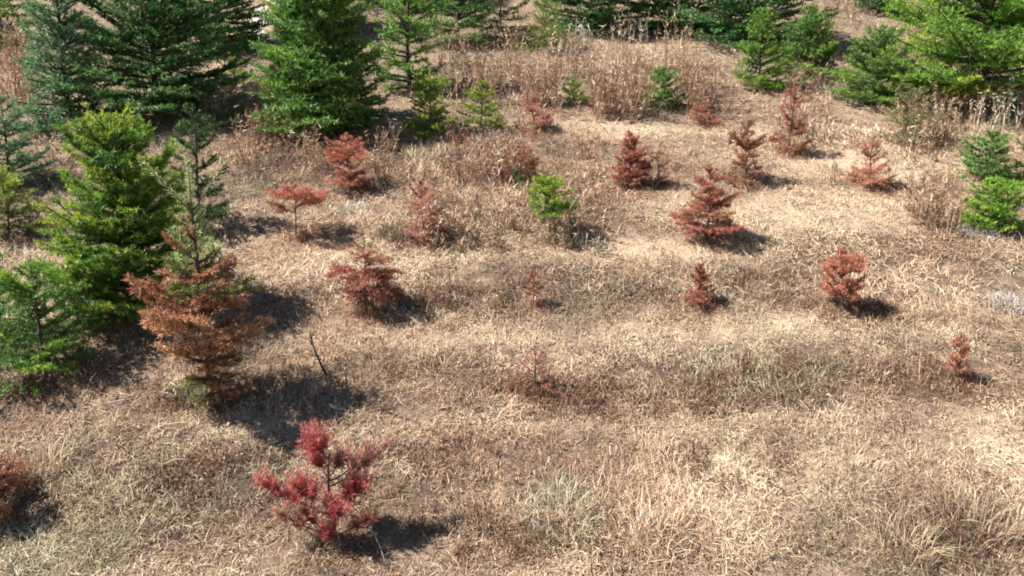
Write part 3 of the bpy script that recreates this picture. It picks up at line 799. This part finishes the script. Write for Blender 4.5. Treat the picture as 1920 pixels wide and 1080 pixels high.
weed(815, 560, 90, .42, 26, 'weed', .3, 'clump of dark upright weed stalks beside the drooping red sapling', .15, 12, .04)
weed(870, 555, 50, .3, 9, 'weed', .2, 'small branching brown weed beside the clump of dark stalks', .3, 14, .045)
weed(945, 560, 50, .18, 10, 'weed', .35, 'low twiggy weed behind the tiny red sapling', .6)
weed(1755, 425, 110, .42, 70, 'weed', .42, 'bushy brown weed beside the squat bright sapling', .25, 12, .05)
weed(1715, 400, 60, .28, 26, 'weed', .55, 'thin tan weed beside the bushy brown weed', .25)
weed(1560, 345, 50, .3, 10, 'weed', .3, 'wiry grey weed beside the round coral sapling', .3)
weed(625, 440, 40, .25, 8, 'weed', .5, 'thin weed stalk beside the flat-topped coral sapling', .3)
weed(1495, 480, 40, .2, 7, 'weed', .12, 'small dark weed stub on pale ground', .4)
weed(1330, 742, 170, .16, 60, 'weed', .2, 'low dark brown weed clump left of the dark greenish grass tuft', .7, 14, .035)
weed(1545, 745, 90, .18, 34, 'weed', .2, 'low dark brown weed clump right of the dark greenish grass tuft', .6, 14, .035)
weed(1165, 740, 90, .13, 30, 'weed', .25, 'low brown weed clump nearest the twiggy pink sapling', .7, 14, .035)
weed(870, 300, 120, .55, 40, 'redweed', .5, 'reddish weed thicket behind the bent yellow-green sapling', .18)
weed(600, 250, 60, .5, 18, 'bleach', .5, 'pale flowering weed at the foot of the dense dark fir', .25, 16, .05)
weed(835, 175, 40, .6, 12, 'bleach', .75, 'white seeded weed above the lime sapling', .2, 16, .06)
weed(1810, 255, 130, .6, 30, 'weed', .75, 'arching pale weed under the broad bright green fir', .5, 16, .06)
weed(1880, 240, 80, .7, 18, 'sage', .8, 'tall bent grey-green weed near the bleached branch', .5, 14, .08)
weed(395, 205, 60, .5, 14, 'bleach', .6, 'pale feathery weed beside the widest dark fir', .3, 16, .06)
weed(545, 215, 50, .4, 16, 'sage', .7, 'greenish weed between the pale small fir and the dense dark fir', .3)
weed(40, 730, 90, .25, 40, 'weed', .5, 'brown weed under the low spreading fir', .4)
weed(320, 740, 60, .2, 24, 'straw', .7, 'dry weed between two black shadows', .5)
weed(1120, 470, 60, .22, 20, 'sage', .6, 'wispy grey weed in front of the bent sapling shadow', .5)
weed(1200, 80, 60, .6, 9, 'bleach', .7, 'pale plumed weed in front of the gap between two black firs', .15, 22, .08)
weed(1095, 90, 60, .55, 9, 'bleach', .6, 'pale plumed weed in front of a nearly black fir', .15, 22, .08)

def limb(name, label, cat, pts, r0, mat, twigs=0, seed=1):
    rg = np.random.default_rng(seed)
    P = np.array(pts, float); o0 = P[0].copy(); P = P - o0
    root = empty(name, o0, label, cat)
    v = tube(P, np.linspace(r0, r0 * .45, len(P)), 7)
    link('stem', mesh('stem', *v[:3], mat, {}, True), root)
    for k in range(twigs):
        f = rg.uniform(.25, .95) * (len(P) - 1); a = min(int(f), len(P) - 2); p = P[a] + (P[a + 1] - P[a]) * (f - a)
        d = unit(P[a + 1] - P[a]) + rg.normal(0, .6, 3); d[2] = abs(d[2])
        l = rg.uniform(.12, .3) * np.linalg.norm(P[-1])
        v = tube(np.array([p, p + unit(d) * l * .5, p + unit(d + rg.normal(0, .3, 3)) * l]), [r0 * .4, r0 * .3, r0 * .15], 4)
        link('twig', mesh('twig', *v[:3], mat, {}, True), root)

def lying(px0, py0, px1, py1, z, n=6, wob=.03, seed=0):
    rg = np.random.default_rng(seed); a, b = at(px0, py0), at(px1, py1)
    P = [a + (b - a) * k / (n - 1) + rg.normal(0, wob, 3) * np.array([1, 1, .3]) for k in range(n)]
    for p in P: p[2] = ground_z(p[0], p[1]) + z
    return P
lg = lying(-25, 78, 75, 108, .0, 6, .02, 3)
for k, p in enumerate(lg): p[2] += .62 - .1 * k
limb('fallen_log', 'dark grey leaning log under the firs at the top corner', 'log', lg, .085, DARKWOOD, 3, 5)
br = lying(1862, 232, 1960, 170, .03, 6, .03, 8)
for k, p in enumerate(br): p[2] += .02 + .05 * k
limb('bare_branch', 'bleached bare branch lying under the broad bright green fir', 'branch', br, .022, GREYWOOD, 6, 9)
p = at(612, 705)
limb('dead_twig', 'dark dead twig standing in the black shadow', 'twig', [p, p + np.array([-.03, 0, .08]), p + np.array([-.08, .01, .2]), p + np.array([-.13, .02, .36])], .012, DARKWOOD, 11, 4)
p = at(650, 730)
limb('dead_twig', 'short dark twig beside the dark dead twig', 'twig', [p, p + np.array([.0, 0, .1]), p + np.array([-.02, .01, .2])], .007, DARKWOOD, 3, 14)
limb('dry_stalk', 'thin pale stalk lying over the crimson sapling shadow', 'stalk', [q + np.array([0, 0, .05]) for q in lying(690, 985, 725, 1075, .02, 5, .006, 2)], .004, GREYWOOD, 0, 3)
limb('dry_stalk', 'long pale stalk lying beside the black fir shadow', 'stalk', lying(150, 775, 265, 750, .03, 5, .01, 6), .006, GREYWOOD, 1, 7)
limb('dry_stalk', 'pale curved stalk standing between two black shadows', 'stalk', [at(240, 738), at(243, 735) + np.array([0, 0, .08]), at(262, 730) + np.array([0, 0, .16])], .006, GREYWOOD, 1, 8)
p = at(870, 40)
limb('bare_twig', 'thin pale twig rising before the pale green fir', 'twig', [p + np.array([0, 0, .0]), p + np.array([.1, 0, .4]), p + np.array([.14, 0, .8]), p + np.array([.3, 0, 1.15])], .016, GREYWOOD, 4, 12)
p = at(905, 345)
limb('dry_stalk', 'tall pale stalk leaning over the reddish weeds', 'stalk', [p - np.array([.33, 0, 0]), p + np.array([-.2, 0, .3]), p + np.array([.0, 0, .62])], .007, GREYWOOD, 2, 22)
